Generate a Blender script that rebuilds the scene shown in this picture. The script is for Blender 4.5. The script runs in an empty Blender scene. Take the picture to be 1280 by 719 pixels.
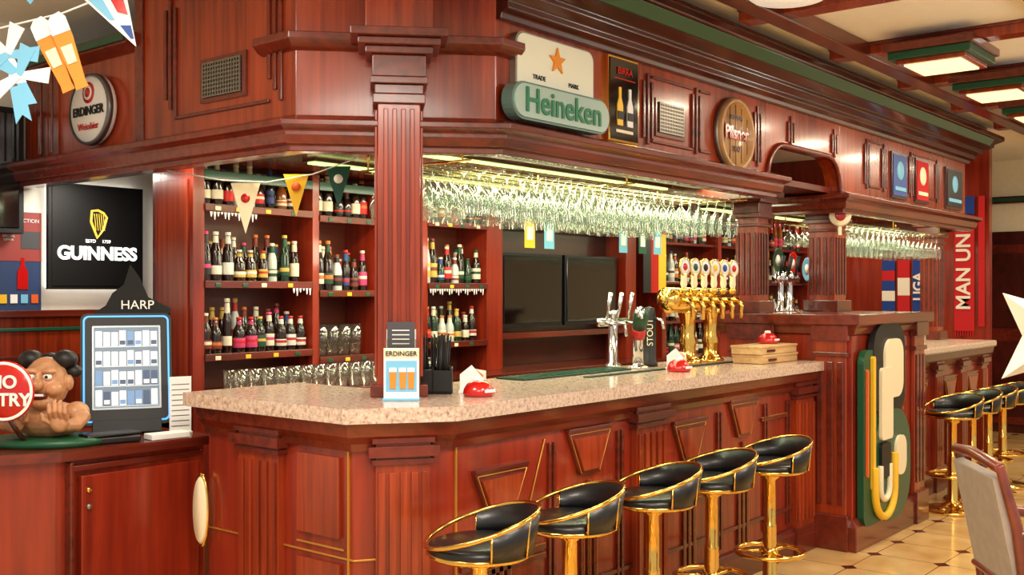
import bpy, bmesh, math, random
from mathutils import Vector, Matrix
random.seed(7)
sc = bpy.context.scene
try:
    sc.view_settings.view_transform = 'Standard'
    sc.view_settings.look = 'None'
except Exception: pass
PI = math.pi

# ------------------------------------------------------------ materials
def lin(c):
    def f(v):
        v = v/255.0
        return v/12.92 if v <= 0.04045 else ((v+0.055)/1.055)**2.4
    return (f(c[0]), f(c[1]), f(c[2]), 1)
MATS = {}
def mat(name, col, rough=0.5, metal=0.0, emit=0.0, coat=0.0, var=0.0, vscale=20, ecol=None):
    if name in MATS: return MATS[name]
    m = bpy.data.materials.new(name); m.use_nodes = True
    nt = m.node_tree; b = nt.nodes['Principled BSDF']
    b.inputs['Base Color'].default_value = lin(col)
    b.inputs['Roughness'].default_value = rough
    b.inputs['Metallic'].default_value = metal
    b.inputs['Coat Weight'].default_value = coat
    b.inputs['Coat Roughness'].default_value = 0.1
    if emit:
        b.inputs['Emission Color'].default_value = lin(ecol or col)
        b.inputs['Emission Strength'].default_value = emit
    if var:
        tc = nt.nodes.new('ShaderNodeTexCoord'); n = nt.nodes.new('ShaderNodeTexNoise')
        n.inputs['Scale'].default_value = vscale; n.inputs['Detail'].default_value = 4
        r = nt.nodes.new('ShaderNodeValToRGB')
        a = [max(0, v*(1-var)) for v in lin(col)[:3]]; c2 = [min(1, v*(1+var)) for v in lin(col)[:3]]
        r.color_ramp.elements[0].color = (*a, 1); r.color_ramp.elements[0].position = .3
        r.color_ramp.elements[1].color = (*c2, 1); r.color_ramp.elements[1].position = .7
        nt.links.new(tc.outputs['Object'], n.inputs['Vector']); nt.links.new(n.outputs['Fac'], r.inputs['Fac'])
        nt.links.new(r.outputs['Color'], b.inputs['Base Color'])
    MATS[name] = m
    return m
def wood(name, dark, light, scale, rough=0.28):
    m = bpy.data.materials.new(name); m.use_nodes = True
    nt = m.node_tree; b = nt.nodes['Principled BSDF']
    tc = nt.nodes.new('ShaderNodeTexCoord'); mp = nt.nodes.new('ShaderNodeMapping')
    mp.inputs['Scale'].default_value = scale
    n = nt.nodes.new('ShaderNodeTexNoise'); n.inputs['Scale'].default_value = 1.0
    n.inputs['Detail'].default_value = 6; n.inputs['Distortion'].default_value = 0.4
    n2 = nt.nodes.new('ShaderNodeTexNoise'); n2.inputs['Scale'].default_value = 1.3; n2.inputs['Detail'].default_value = 2
    ad = nt.nodes.new('ShaderNodeMath'); ad.operation = 'ADD'
    ad2 = nt.nodes.new('ShaderNodeMath'); ad2.operation = 'MULTIPLY'; ad2.inputs[1].default_value = .5
    r = nt.nodes.new('ShaderNodeValToRGB')
    r.color_ramp.elements[0].color = lin(dark); r.color_ramp.elements[0].position = .36
    r.color_ramp.elements[1].color = lin(light); r.color_ramp.elements[1].position = .64
    L = nt.links
    L.new(tc.outputs['Object'], mp.inputs['Vector']); L.new(mp.outputs['Vector'], n.inputs['Vector'])
    L.new(tc.outputs['Object'], n2.inputs['Vector'])
    L.new(n.outputs['Fac'], ad.inputs[0]); L.new(n2.outputs['Fac'], ad.inputs[1])
    L.new(ad.outputs[0], ad2.inputs[0]); L.new(ad2.outputs[0], r.inputs['Fac'])
    L.new(r.outputs['Color'], b.inputs['Base Color'])
    b.inputs['Roughness'].default_value = rough
    b.inputs['Coat Weight'].default_value = .35; b.inputs['Coat Roughness'].default_value = .12
    return m
W  = wood('mahogany_vertical', (104, 30, 12), (170, 64, 27), (30, 30, 1.6), .25)
WX = wood('mahogany_horizontal', (70, 22, 13), (120, 42, 24), (2, 26, 26), .25)
WD = wood('mahogany_dark', (48, 14, 9), (84, 28, 18), (3, 20, 8))
WR = wood('mahogany_red', (106, 27, 14), (158, 50, 25), (18, 18, 1.4), .25)
PINE = wood('pine', (190, 145, 90), (226, 188, 132), (5, 30, 30), .5)
CHW = wood('chair_wood', (84, 34, 24), (130, 60, 42), (10, 10, 10))
BRASS = mat('brass', (232, 188, 96), .14, 1.0)
GOLDLINE = mat('gold_inlay', (206, 150, 66), .3, .6)
CHROME = mat('chrome', (215, 215, 215), .12, 1.0)
STEEL = mat('brushed_steel', (150, 145, 135), .35, .9)
LEATHER = mat('black_leather', (14, 14, 17), .36, coat=.15, var=.3)
BLACK = mat('black_plastic', (12, 12, 14), .5)
SCREEN = mat('dark_screen', (10, 8, 9), .08, coat=.4)
WHITE = mat('white_paint', (242, 238, 226), .6, var=.02)
CREAM = mat('cream', (240, 226, 190), .5)
PAPER = mat('white_paper', (240, 240, 238), .7)
GREEN = mat('green_trim', (14, 78, 56), .35, coat=.2)
DGREEN = mat('dark_green', (16, 76, 46), .4)
RED = mat('red_gloss', (190, 20, 18), .2, coat=.5)
ORANGE = mat('orange', (222, 96, 36), .45)
YEL = mat('yellow', (240, 190, 40), .45)
BLUE = mat('blue', (30, 70, 150), .5)
LBLUE = mat('light_blue', (120, 190, 225), .5)
CEIL = mat('ceiling_white', (242, 240, 230), .8, var=.02)
WALLC = mat('cream_wall', (240, 226, 190), .8, var=.03)
LAMP = mat('lamp_glow', (255, 226, 160), .5, emit=1.7)
LAMPG = mat('tube_glow', (210, 245, 140), .5, emit=2.2)
def glassmat(name, tint, refl=1.0, body=0.08, dif=(220, 240, 215), dw=.14, rough=.06):
    m = bpy.data.materials.new(name); m.use_nodes = True
    nt = m.node_tree; nt.nodes.clear(); L = nt.links
    o = nt.nodes.new('ShaderNodeOutputMaterial'); mx = nt.nodes.new('ShaderNodeMixShader'); mx2 = nt.nodes.new('ShaderNodeMixShader')
    t = nt.nodes.new('ShaderNodeBsdfTransparent'); t.inputs['Color'].default_value = lin(tint)
    g = nt.nodes.new('ShaderNodeBsdfGlossy'); g.inputs['Roughness'].default_value = rough
    df = nt.nodes.new('ShaderNodeBsdfTranslucent'); df.inputs['Color'].default_value = lin(dif)
    lw = nt.nodes.new('ShaderNodeLayerWeight'); lw.inputs['Blend'].default_value = .3
    ma = nt.nodes.new('ShaderNodeMath'); ma.operation = 'MULTIPLY_ADD'
    ma.inputs[1].default_value = refl; ma.inputs[2].default_value = body; ma.use_clamp = True
    L.new(lw.outputs['Facing'], ma.inputs[0]); L.new(ma.outputs[0], mx.inputs['Fac'])
    mx2.inputs['Fac'].default_value = dw
    L.new(t.outputs[0], mx2.inputs[1]); L.new(df.outputs[0], mx2.inputs[2])
    L.new(mx2.outputs[0], mx.inputs[1]); L.new(g.outputs[0], mx.inputs[2]); L.new(mx.outputs[0], o.inputs['Surface'])
    return m
GLASS = glassmat('clear_glass', (250, 252, 248), .8, .03, dw=.035)
BBROWN = mat('brown_bottle', (34, 15, 8), .12, coat=.5)
BGREEN = mat('green_bottle', (14, 46, 24), .12, coat=.5)
BCLEAR = mat('amber_bottle', (130, 70, 26), .12, coat=.5)
BWHITE = mat('clear_bottle', (190, 196, 190), .12, coat=.5)
LABELS = [mat('label_%d' % i, c, .5) for i, c in enumerate([(225, 214, 190), (225, 214, 190), (180, 40, 30), (40, 66, 130), (205, 170, 80), (205, 170, 80), (24, 70, 44), (215, 213, 205), (120, 50, 34), (30, 30, 30), (200, 60, 110), (235, 222, 190), (200, 110, 50), (200, 30, 30)])]

def granite():
    m = bpy.data.materials.new('granite_top'); m.use_nodes = True
    nt = m.node_tree; b = nt.nodes['Principled BSDF']; L = nt.links
    tc = nt.nodes.new('ShaderNodeTexCoord')
    n = nt.nodes.new('ShaderNodeTexNoise'); n.inputs['Scale'].default_value = 60; n.inputs['Detail'].default_value = 8; n.inputs['Roughness'].default_value = .7
    r = nt.nodes.new('ShaderNodeValToRGB'); e = r.color_ramp.elements
    e[0].position = .32; e[0].color = lin((136, 100, 84)); e[1].position = .64; e[1].color = lin((226, 206, 188))
    k = e.new(.45); k.color = lin((196, 168, 148))
    L.new(tc.outputs['Object'], n.inputs['Vector']); L.new(n.outputs['Fac'], r.inputs['Fac'])
    L.new(r.outputs['Color'], b.inputs['Base Color']); b.inputs['Roughness'].default_value = .16
    return m
GRAN = granite()
def floormat():
    m = bpy.data.materials.new('cream_floor_tiles'); m.use_nodes = True
    nt = m.node_tree; b = nt.nodes['Principled BSDF']; L = nt.links
    def M(op, a, bb=None, v=None):
        n = nt.nodes.new('ShaderNodeMath'); n.operation = op
        L.new(a, n.inputs[0])
        if bb is not None: L.new(bb, n.inputs[1])
        if v is not None: n.inputs[1].default_value = v
        return n.outputs[0]
    tc = nt.nodes.new('ShaderNodeTexCoord'); sp = nt.nodes.new('ShaderNodeSeparateXYZ')
    L.new(tc.outputs['Object'], sp.inputs[0])
    def ax(o):
        a = M('DIVIDE', o, v=.4); a = M('FRACT', a); a = M('SUBTRACT', a, v=.5); return M('ABSOLUTE', a)
    fx = ax(sp.outputs[0]); fy = ax(sp.outputs[1])
    dia = M('GREATER_THAN', M('ADD', fx, fy), v=.87)
    gr = M('GREATER_THAN', M('MAXIMUM', fx, fy), v=.492)
    n = nt.nodes.new('ShaderNodeTexNoise'); n.inputs['Scale'].default_value = 4; n.inputs['Detail'].default_value = 6
    L.new(tc.outputs['Object'], n.inputs['Vector'])
    r = nt.nodes.new('ShaderNodeValToRGB'); r.color_ramp.elements[0].position = .3; r.color_ramp.elements[1].position = .7
    r.color_ramp.elements[0].color = lin((198, 156, 94)); r.color_ramp.elements[1].color = lin((226, 192, 132))
    L.new(n.outputs['Fac'], r.inputs['Fac'])
    m1 = nt.nodes.new('ShaderNodeMix'); m1.data_type = 'RGBA'; m2 = nt.nodes.new('ShaderNodeMix'); m2.data_type = 'RGBA'
    L.new(gr, m1.inputs[0]); L.new(r.outputs['Color'], m1.inputs[6]); m1.inputs[7].default_value = lin((120, 84, 50))
    L.new(dia, m2.inputs[0]); L.new(m1.outputs[2], m2.inputs[6]); m2.inputs[7].default_value = lin((80, 30, 22))
    L.new(m2.outputs[2], b.inputs['Base Color']); b.inputs['Roughness'].default_value = .14
    return m
FLOOR = floormat()

# ------------------------------------------------------------ mesh builder
class MB:
    def __init__(s, name): s.name = name; s.v = []; s.f = []; s.m = []; s.s = []; s.mats = []
    def mi(s, m):
        if m not in s.mats: s.mats.append(m)
        return s.mats.index(m)
    def add(s, vs, fs, m, smooth=False, T=None):
        o = len(s.v); k = s.mi(m)
        for p in vs:
            p = Vector(p)
            if T is not None: p = T @ p
            s.v.append(tuple(p))
        for f in fs: s.f.append([i+o for i in f]); s.m.append(k); s.s.append(smooth)
    def box(s, x0, x1, y0, y1, z0, z1, m, T=None):
        vs = [(x0,y0,z0),(x1,y0,z0),(x1,y1,z0),(x0,y1,z0),(x0,y0,z1),(x1,y0,z1),(x1,y1,z1),(x0,y1,z1)]
        s.add(vs, [(0,3,2,1),(4,5,6,7),(0,1,5,4),(1,2,6,5),(2,3,7,6),(3,0,4,7)], m, False, T)
    def extr(s, pts, vec, m, T=None, smooth=False):
        n = len(pts); vec = Vector(vec); P = [Vector(p) for p in pts]
        vs = P + [p+vec for p in P]
        fs = [list(range(n))[::-1], list(range(n, 2*n))]
        s.add(vs, fs, m, False, T)
        s.add(vs, [(i, (i+1) % n, n+(i+1) % n, n+i) for i in range(n)], m, smooth, T)
    def prism(s, pts, z0, z1, m, T=None): s.extr([(p[0], p[1], z0) for p in pts], (0, 0, z1-z0), m, T)
    def lathe(s, prof, o, m, seg=16, T=None, arc=None):
        vs = []; fs = []; n = len(prof)
        for i in range(seg):
            a = 2*PI*i/seg
            for r, z in prof: vs.append((o[0]+r*math.cos(a), o[1]+r*math.sin(a), o[2]+z))
        for i in range(seg):
            j = (i+1) % seg
            for k in range(n-1): fs.append((i*n+k, j*n+k, j*n+k+1, i*n+k+1))
        s.add(vs, fs, m, True, T)
    def ell(s, c, r, m, T=None, seg=16, rings=10):
        vs = []; fs = []
        for j in range(rings+1):
            t = PI*j/rings
            for i in range(seg):
                a = 2*PI*i/seg
                vs.append((c[0]+r[0]*math.sin(t)*math.cos(a), c[1]+r[1]*math.sin(t)*math.sin(a), c[2]+r[2]*math.cos(t)))
        for j in range(rings):
            for i in range(seg):
                k = (i+1) % seg; fs.append((j*seg+i, (j+1)*seg+i, (j+1)*seg+k, j*seg+k))
        s.add(vs, fs, m, True, T)
    def tube(s, pts, r, m, seg=8, closed=False, T=None):
        P = [Vector(p) for p in pts]; n = len(P); vs = []; fs = []
        R = r if isinstance(r, (list, tuple)) else [r]*n
        prev = None
        for i in range(n):
            if closed: t = P[(i+1) % n]-P[i-1]
            else: t = P[min(i+1, n-1)]-P[max(i-1, 0)]
            t.normalize()
            if prev is None:
                u = t.orthogonal().normalized()
            else:
                u = (prev-t*prev.dot(t))
                if u.length < 1e-6: u = t.orthogonal()
                u.normalize()
            prev = u; w = t.cross(u)
            for k in range(seg):
                a = 2*PI*k/seg; vs.append(P[i]+(u*math.cos(a)+w*math.sin(a))*R[i])
        for i in range(n if closed else n-1):
            j = (i+1) % n
            for k in range(seg):
                l = (k+1) % seg; fs.append((i*seg+k, i*seg+l, j*seg+l, j*seg+k))
        if not closed: fs.append(list(range(seg))[::-1]); fs.append([(n-1)*seg+k for k in range(seg)])
        s.add(vs, fs, m, True, T)
    def sweep(s, path, prof, m):
        n = len(path); k = len(prof); vs = []; fs = []
        dirs = []
        for i in range(n-1):
            d = Vector((path[i+1][0]-path[i][0], path[i+1][1]-path[i][1])).normalized(); dirs.append(Vector((d.y, -d.x)))
        for i in range(n):
            if i == 0: o = dirs[0]
            elif i == n-1: o = dirs[-1]
            else: a, b = dirs[i-1], dirs[i]; o = (a+b)/(1+a.dot(b))
            for q in prof: vs.append((path[i][0]+o.x*q[0], path[i][1]+o.y*q[0], q[1]))
        for i in range(n-1):
            for j in range(k):
                l = (j+1) % k; fs.append((i*k+j, i*k+l, (i+1)*k+l, (i+1)*k+j))
        fs.append(list(range(k))); fs.append([(n-1)*k+j for j in range(k)][::-1])
        s.add(vs, fs, m)
    def obj(s, bevel=0, parent=None):
        me = bpy.data.meshes.new(s.name); me.from_pydata(s.v, [], s.f)
        for m in s.mats: me.materials.append(m)
        me.polygons.foreach_set('material_index', s.m); me.polygons.foreach_set('use_smooth', s.s)
        me.update()
        bm = bmesh.new(); bm.from_mesh(me); bmesh.ops.recalc_face_normals(bm, faces=bm.faces); bm.to_mesh(me); bm.free()
        o = bpy.data.objects.new(s.name, me); sc.collection.objects.link(o)
        if bevel:
            b = o.modifiers.new('bevel', 'BEVEL'); b.width = bevel; b.segments = 2; b.limit_method = 'ANGLE'
        if parent: o.parent = parent
        return o
def TR(x, y, z, rz=0, rx=0, ry=0, sc_=1):
    return Matrix.Translation((x, y, z)) @ Matrix.Rotation(rz, 4, 'Z') @ Matrix.Rotation(ry, 4, 'Y') @ Matrix.Rotation(rx, 4, 'X') @ Matrix.Scale(sc_, 4)
def text(body, loc, size, m, parent, rz=0, name='lettering', ext=.002, rx=PI/2, sx=1, roll=0, bold=0):
    c = bpy.data.curves.new(name, 'FONT'); c.body = body; c.size = size; c.extrude = ext
    c.align_x = 'CENTER'; c.align_y = 'CENTER'; c.materials.append(m); c.offset = bold
    o = bpy.data.objects.new(name, c); sc.collection.objects.link(o)
    o.matrix_world = Matrix.Translation(loc) @ Matrix.Rotation(rz, 4, 'Z') @ Matrix.Rotation(rx, 4, 'X') @ Matrix.Rotation(roll, 4, 'Z') @ Matrix.Diagonal((sx, 1, 1, 1))
    if parent: o.parent = parent
    return o
FX = -PI/2   # rz for faces looking to -X
CA = math.radians(-50.5)

# ------------------------------------------------------------ room shell
b = MB('floor'); b.box(-1.5, 13.1, -4, 6.1, -.1, 0, FLOOR); b.obj()
b = MB('ceiling'); b.box(-1.5, 13.1, -4, 6.1, 3.12, 3.22, CEIL); b.obj()
b = MB('wall_back')
b.box(-1.5, 13.1, 6.0, 6.1, 0, 3.12, WHITE); b.obj()
b = MB('trim_wainscot')
b.box(1.2, 3.9, 5.96, 6.0, 0, 1.46, W); b.box(1.2, 3.9, 5.92, 6.0, 1.46, 1.5, WX); b.box(1.2, 3.9, 5.94, 5.96, 1.2, 1.24, WX)
b.box(1.2, 3.9, 5.945, 5.96, 1.38, 1.4, GREEN)
for x in (2.9, 3.1, 3.3, 3.5, 3.7): b.box(x, x+.02, 5.945, 5.96, .2, 1.18, WX)
b.obj(.004)
b = MB('wall_far'); b.box(13.0, 13.1, -4, 6.0, 0, 3.12, WALLC); b.obj()
b = MB('door_1')
b.box(12.93, 12.998, 2.2, 3.75, 0, 2.3, WD)
b.box(12.9, 12.95, 2.3, 2.9, .1, 2.15, WX); b.box(12.9, 12.95, 3.0, 3.6, .1, 2.15, WX)
for yy in (2.36, 3.06):
    b.box(12.88, 12.91, yy, yy+.48, 1.2, 2.05, WD); b.box(12.88, 12.91, yy, yy+.48, .2, 1.05, WD)
b.obj(.004)
b = MB('trim_far_cornice')
b.box(12.9, 13.0, -4, 6, 2.62, 2.7, WX); b.box(12.88, 12.9, -4, 6, 2.64, 2.68, GREEN); b.obj()
b = MB('wall_partition'); b.box(11.5, 11.6, 3.12, 6.0, 0, 3.12, WR); b.obj()

b = MB('trim_ceiling_beams')
for x in (2.8, 4.0, 5.2, 6.4, 7.6, 8.8, 10.0, 11.2, 12.4):
    b.box(x-.07, x+.07, -3, 2.66, 3.05, 3.12, W)
    b.box(x-.09, x+.09, -3, 2.66, 3.1, 3.12, WX)
for y in (2.46, 1.3, .0):
    b.box(1.5, 13, y-.06, y+.06, 3.03, 3.12, WX)
b.obj(.006)

LX = ((6.4, 2.0), (7.6, 2.0), (8.8, 2.0), (10.0, 2.0), (11.2, 2.0))
for x, y in LX:
    b = MB('ceiling_lamp')
    b.box(x-.27, x+.27, y-.25, y+.25, 3.0, 3.045, WX)
    b.box(x-.25, x+.25, y-.23, y+.23, 2.955, 3.0, DGREEN)
    b.box(x-.215, x+.215, y-.195, y+.195, 2.93, 2.956, W)
    b.box(x-.18, x+.18, y-.16, y+.16, 2.922, 2.935, LAMP)
    b.obj(.005)
b = MB('round_ceiling_lamp')
b.lathe([(0, 0), (.17, .01), (.22, .05), (.23, .08), (.23, .12)], (4.72, 2.18, 2.99), mat('milk_glass', (245, 240, 225), .3, emit=.4), 32)
b.lathe([(.235, .07), (.25, .08), (.25, .11), (.235, .12)], (4.72, 2.18, 2.99), BRASS, 32)
b.obj()

# ------------------------------------------------------------ overhead canopy
CP = [(2.85, 5.98), (2.85, 3.53), (3.47, 2.95), (6.05, 2.95)]
b = MB('bar_canopy')
b.sweep([(2.85, 4.76), (2.85, 3.53), (3.47, 2.95), (6.05, 2.95)], [(0, 2.28), (0, 3.11), (-.1, 3.11), (-.1, 2.28)], W)
b.sweep([(2.85, 5.95), (2.85, 4.76)], [(-.02, 2.28), (-.02, 2.86), (-.12, 2.86), (-.12, 2.28)], W)
b.sweep([(2.85, 5.95), (2.85, 4.76)], [(-.02, 2.80), (.06, 2.83), (.06, 2.89), (-.12, 2.89)], WX)
b.sweep([(2.85, 5.95), (2.85, 4.76)], [(.06, 2.84), (.075, 2.84), (.075, 2.88), (.06, 2.88)], GREEN)
low = [(-.02, 2.19), (.05, 2.19), (.05, 2.215), (.075, 2.22), (.085, 2.255), (.085, 2.272), (.12, 2.29), (.12, 2.315), (.03, 2.345), (-.02, 2.345)]
b.sweep(CP + [(6.05, 3.6)], low, WX)
b.sweep([(2.95, 5.95), (2.95, 3.58), (3.52, 3.05), (6.0, 3.05)], [(0, 2.2), (.06, 2.2), (.06, 2.3), (0, 2.3)], WD)
arch = [(6.05, 3.11), (6.05, 2.28)]
for i in range(9):
    a = PI - i/8*PI/2
    arch.append((6.05+.24+.24*math.cos(a), 2.3+.24*math.sin(a)))
for i in range(9):
    a = PI/2 - i/8*PI/2
    arch.append((7.2-.24+.24*math.cos(a), 2.3+.24*math.sin(a)))
arch += [(7.2, 2.28), (7.2, 3.11)]
b.extr([(p[0], 2.95, p[1]) for p in arch], (0, .1, 0), W)
b.tube([(p[0], 2.94, p[1]) for p in arch[1:-1]], .018, WX)
b.sweep([(7.2, 2.95), (10.1, 2.95), (10.1, 4.0)], [(0, 2.28), (0, 3.11), (-.1, 3.11), (-.1, 2.28)], W)
b.sweep([(7.2, 3.6), (7.2, 2.95), (10.1, 2.95), (10.1, 4.0)], [(q[0], q[1]-.03) for q in low], WX)
cor = [(0, 2.78), (.03, 2.78), (.035, 2.805), (.07, 2.82), (.07, 2.85), (.12, 2.875), (.12, 2.9), (.2, 2.93), (.2, 2.955), (.27, 2.99), (.27, 3.03), (0, 3.03)]
b.sweep([(3.47, 2.95), (10.1, 2.95), (10.1, 4.0)], cor, WD)
b.sweep([(3.47, 2.95), (10.1, 2.95)], [(.2, 2.925), (.215, 2.925), (.26, 2.98), (.2, 2.955)], GREEN)
b.sweep([(3.47, 2.95), (10.1, 2.95), (10.1, 4.0)], [(-.1, 3.03), (.15, 3.03), (.15, 3.115), (-.1, 3.115)], WX)
b.sweep([(2.85, 3.75), (2.85, 3.53), (3.47, 2.95), (3.6, 2.95)], [(0, 2.62), (.03, 2.63), (.06, 2.66), (.06, 2.69), (0, 2.7)], WX)
def batY(x, z0, z1, w=.02, Y=2.95): b.box(x-w/2, x+w/2, Y-.014, Y, z0, z1, WX)
def batX(y, z0, z1, w=.02, X=2.85): b.box(X-.014, X, y-w/2, y+w/2, z0, z1, WX)
for xc in (4.68, 5.18, 5.93, 6.4, 7.1, 7.7, 8.05, 8.65, 9.3):
    lo = 2.57 if 5.95 < xc < 7.2 else 2.4
    batY(xc-.04, lo, 2.7); batY(xc, lo-.03, 2.74); batY(xc+.04, lo, 2.7)
for x0, x1 in ((4.72, 5.14), (5.22, 5.34), (7.75, 8.0), (8.7, 9.25)):
    b.box(x0, x1, 2.938, 2.95, 2.385, 2.4, WX); b.box(x0, x1, 2.938, 2.95, 2.72, 2.735, WX)
for yc, lo in ((4.45, 2.42), (3.66, 2.42)):
    batX(yc-.04, lo, 2.95); batX(yc, lo+.05, 3.05); batX(yc+.04, lo+.1, 2.95)
batX(4.72, 2.34, 3.1, .07); batX(5.6, 2.36, 2.8, .03); batX(5.72, 2.36, 2.8, .03)
b.box(2.836, 2.85, 3.7, 4.4, 2.42, 2.435, WX)
b.prism([(2.9, 5.95), (2.9, 3.55), (3.5, 3.0), (10.0, 3.0), (10.0, 5.2), (3.3, 5.2), (3.3, 5.95)], 2.3, 2.34, WX)
b.obj(.004)

for x0, x1, y0, y1 in ((3.7, 4.9, 3.25, 3.37), (5.0, 6.0, 3.25, 3.37), (3.7, 6.0, 3.62, 3.68), (7.5, 9.7, 3.2, 3.34), (3.05, 3.16, 3.9, 4.9), (3.6, 5.4, 4.3, 4.36), (7.6, 9.7, 4.2, 4.28), (6.3, 7.0, 3.5, 3.64)):
    b = MB('soffit_light'); b.box(x0-.02, x1+.02, y0-.02, y1+.02, 2.285, 2.299, WD); b.box(x0, x1, y0, y1, 2.275, 2.287, LAMPG); b.obj()

# ------------------------------------------------------------ corner column
b = MB('fluted_column')
T = TR(3.13, 3.20, 0, math.radians(-43))
w = .088
b.box(-w, w, -w, w, 1.17, 3.11, W, T)
b.box(-w-.03, w+.03, -w-.03, w+.03, 1.17, 1.22, WX, T)
for i in range(4):
    x = -.054+i*.036
    b.box(x-.01, x+.01, -w-.012, -w, 1.25, 2.36, W, T)
    b.box(-w-.012, -w, x-.01, x+.01, 1.25, 2.36, W, T)
    b.box(w, w+.012, x-.01, x+.01, 1.25, 2.36, W, T)
for e, z0, z1 in ((.02, 2.38, 2.42), (.012, 2.42, 2.46), (.03, 2.46, 2.49), (.022, 2.49, 2.58), (.05, 2.58, 2.61), (.08, 2.61, 2.64), (.11, 2.64, 2.675)):
    b.box(-w-e, w+e, -w-e, w+e, z0, z1, WX, T)
b.box(-w-.05, w+.05, -w-.05, w+.05, 2.675, 3.11, W, T)
b.obj(.004)

# ------------------------------------------------------------ the bar
b = MB('bar_counter')
b.prism([(2.70, 3.93), (2.70, 3.0), (3.0, 2.79), (6.37, 2.79), (6.37, 3.35), (3.4, 3.35), (3.17, 3.5), (3.17, 3.93)], 0, 1.08, WR)
bp = [(2.70, 3.93), (2.70, 3.0), (3.0, 2.79), (6.37, 2.79)]
b.sweep(bp, [(0, 1.0), (.02, 1.0), (.03, 1.03), (.06, 1.06), (.07, 1.112), (0, 1.112)], WX)
b.sweep(bp, [(0, 0), (.035, 0), (.035, .13), (.02, .16), (0, .17)], WX)
b.sweep(bp, [(0, .28), (.012, .28), (.012, .3), (0, .3)], WX)
b.sweep(bp, [(0, .583), (.007, .583), (.007, .59), (0, .59)], GOLDLINE)
def pil(T, w, z0=0, z1=1.08, n=5):
    b.box(-w/2, w/2, -.035, 0, z0, z1, W, T)
    b.box(-w/2-.02, w/2+.02, -.05, 0, z0, z0+.16, WX, T)
    b.box(-w/2-.015, w/2+.015, -.05, 0, z1-.05, z1, WX, T); b.box(-w/2-.03, w/2+.03, -.065, 0, z1-.1, z1-.06, WX, T)
    b.box(-w/2-.015, w/2+.015, -.05, 0, z1-.13, z1-.11, WX, T)
    for i in range(n):
        x = -w/2+w*(i+.5)/n
        b.box(x-w/n*.3, x+w/n*.3, -.046, -.035, z0+.2, z1-.16, W, T)
pil(TR(2.85, 2.895, 0, math.atan2(-.21, .30)), .21)
pil(TR(2.70, 3.54, 0, FX), .26)
pil(TR(4.42, 2.79, 0), .28)
pil(TR(6.2, 2.79, 0), .26)
b.box(2.69, 2.70, 3.02, 3.028, .02, 1.0, GOLDLINE)
b.box(2.692, 2.70, 3.05, 3.33, .615, .622, GOLDLINE)
b.box(3.03, 3.038, 2.78, 2.79, .02, 1.0, GOLDLINE)
b.box(2.685, 2.70, 3.07, 3.32, .2, .56, W); b.box(2.685, 2.7, 3.07, 3.32, .66, .97, W)
def motif(x, zt):
    Y = 2.79
    zb = zt-.2
    P = [(x-.17, zt), (x+.17, zt), (x+.075, zb), (x-.075, zb)]
    b.extr([(p[0], Y-.02, p[1]) for p in P], (0, .02, 0), WX)
    Q = [(x-.135, zt-.03), (x+.135, zt-.03), (x+.06, zb+.02), (x-.06, zb+.02)]
    b.extr([(p[0], Y-.03, p[1]) for p in Q], (0, .012, 0), W)
    b.box(x-.17, x+.17, Y-.026, Y, zt, zt+.014, WX)
    for s in (-1, 1):
        b.tube([(x+s*.155, Y-.022, zt-.012), (x+s*.07, Y-.022, zb+.008)], .0022, GOLDLINE, 6)
    b.tube([(x-.155, Y-.022, zt-.012), (x+.155, Y-.022, zt-.012)], .0022, GOLDLINE, 6)
    for dx in (-.05, 0, .05):
        b.box(x+dx-.012, x+dx+.012, Y-.014, Y, .18, zb-.03-abs(dx), WX)
        b.box(x+dx+.012, x+dx+.015, Y-.014, Y, .18, zb-.03-abs(dx), GOLDLINE)
for x, zt in ((3.3, .88), (3.92, .98), (4.82, .93), (5.42, .99)):
    motif(x, zt)
for x0, x1, z in ((3.06, 3.6, .46), (3.06, 3.6, .5), (3.66, 4.22, .64), (3.66, 4.22, .68), (4.62, 5.1, .5), (4.62, 5.1, .54), (5.16, 5.9, .68), (5.16, 5.9, .64), (5.65, 6.0, .85)):
    b.box(x0, x1, 2.776, 2.79, z, z+.022, WX); b.box(x0, x1, 2.777, 2.79, z+.022, z+.025, GOLDLINE)
for x in (3.62, 4.15, 5.12, 5.68, 5.98):
    for k in (0, .035): b.box(x+k, x+k+.016, 2.775, 2.79, .2, .95, WX)
b.tube([(3.5, 2.785, .72), (3.6, 2.785, .97)], .004, GOLDLINE, 6)
b.tube([(4.13, 2.785, .72), (4.02, 2.785, .55)], .004, GOLDLINE, 6)
b.obj(.003)
b = MB('granite_countertop')
b.prism([(2.61, 4.0), (2.61, 2.95), (2.95, 2.70), (6.375, 2.70), (6.375, 3.45), (3.35, 3.45), (3.25, 3.55), (3.25, 4.0)], 1.113, 1.17, GRAN)
b.obj(.014)
b = MB('oval_plaque')
b.lathe([(0, 0), (.1, 0), (.11, .01), (.1, .02), (0, .022)], (0, 0, 0), CREAM, 28, TR(2.675, 3.94, .66, 0, 0, -PI/2) @ Matrix.Diagonal((1.35, .45, 1, 1)))
b.lathe([(.1, .0), (.118, .004), (.118, .014), (.1, .016)], (0, 0, 0), BRASS, 28, TR(2.678, 3.94, .66, 0, 0, -PI/2) @ Matrix.Diagonal((1.35, .45, 1, 1)))
b.obj()

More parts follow.
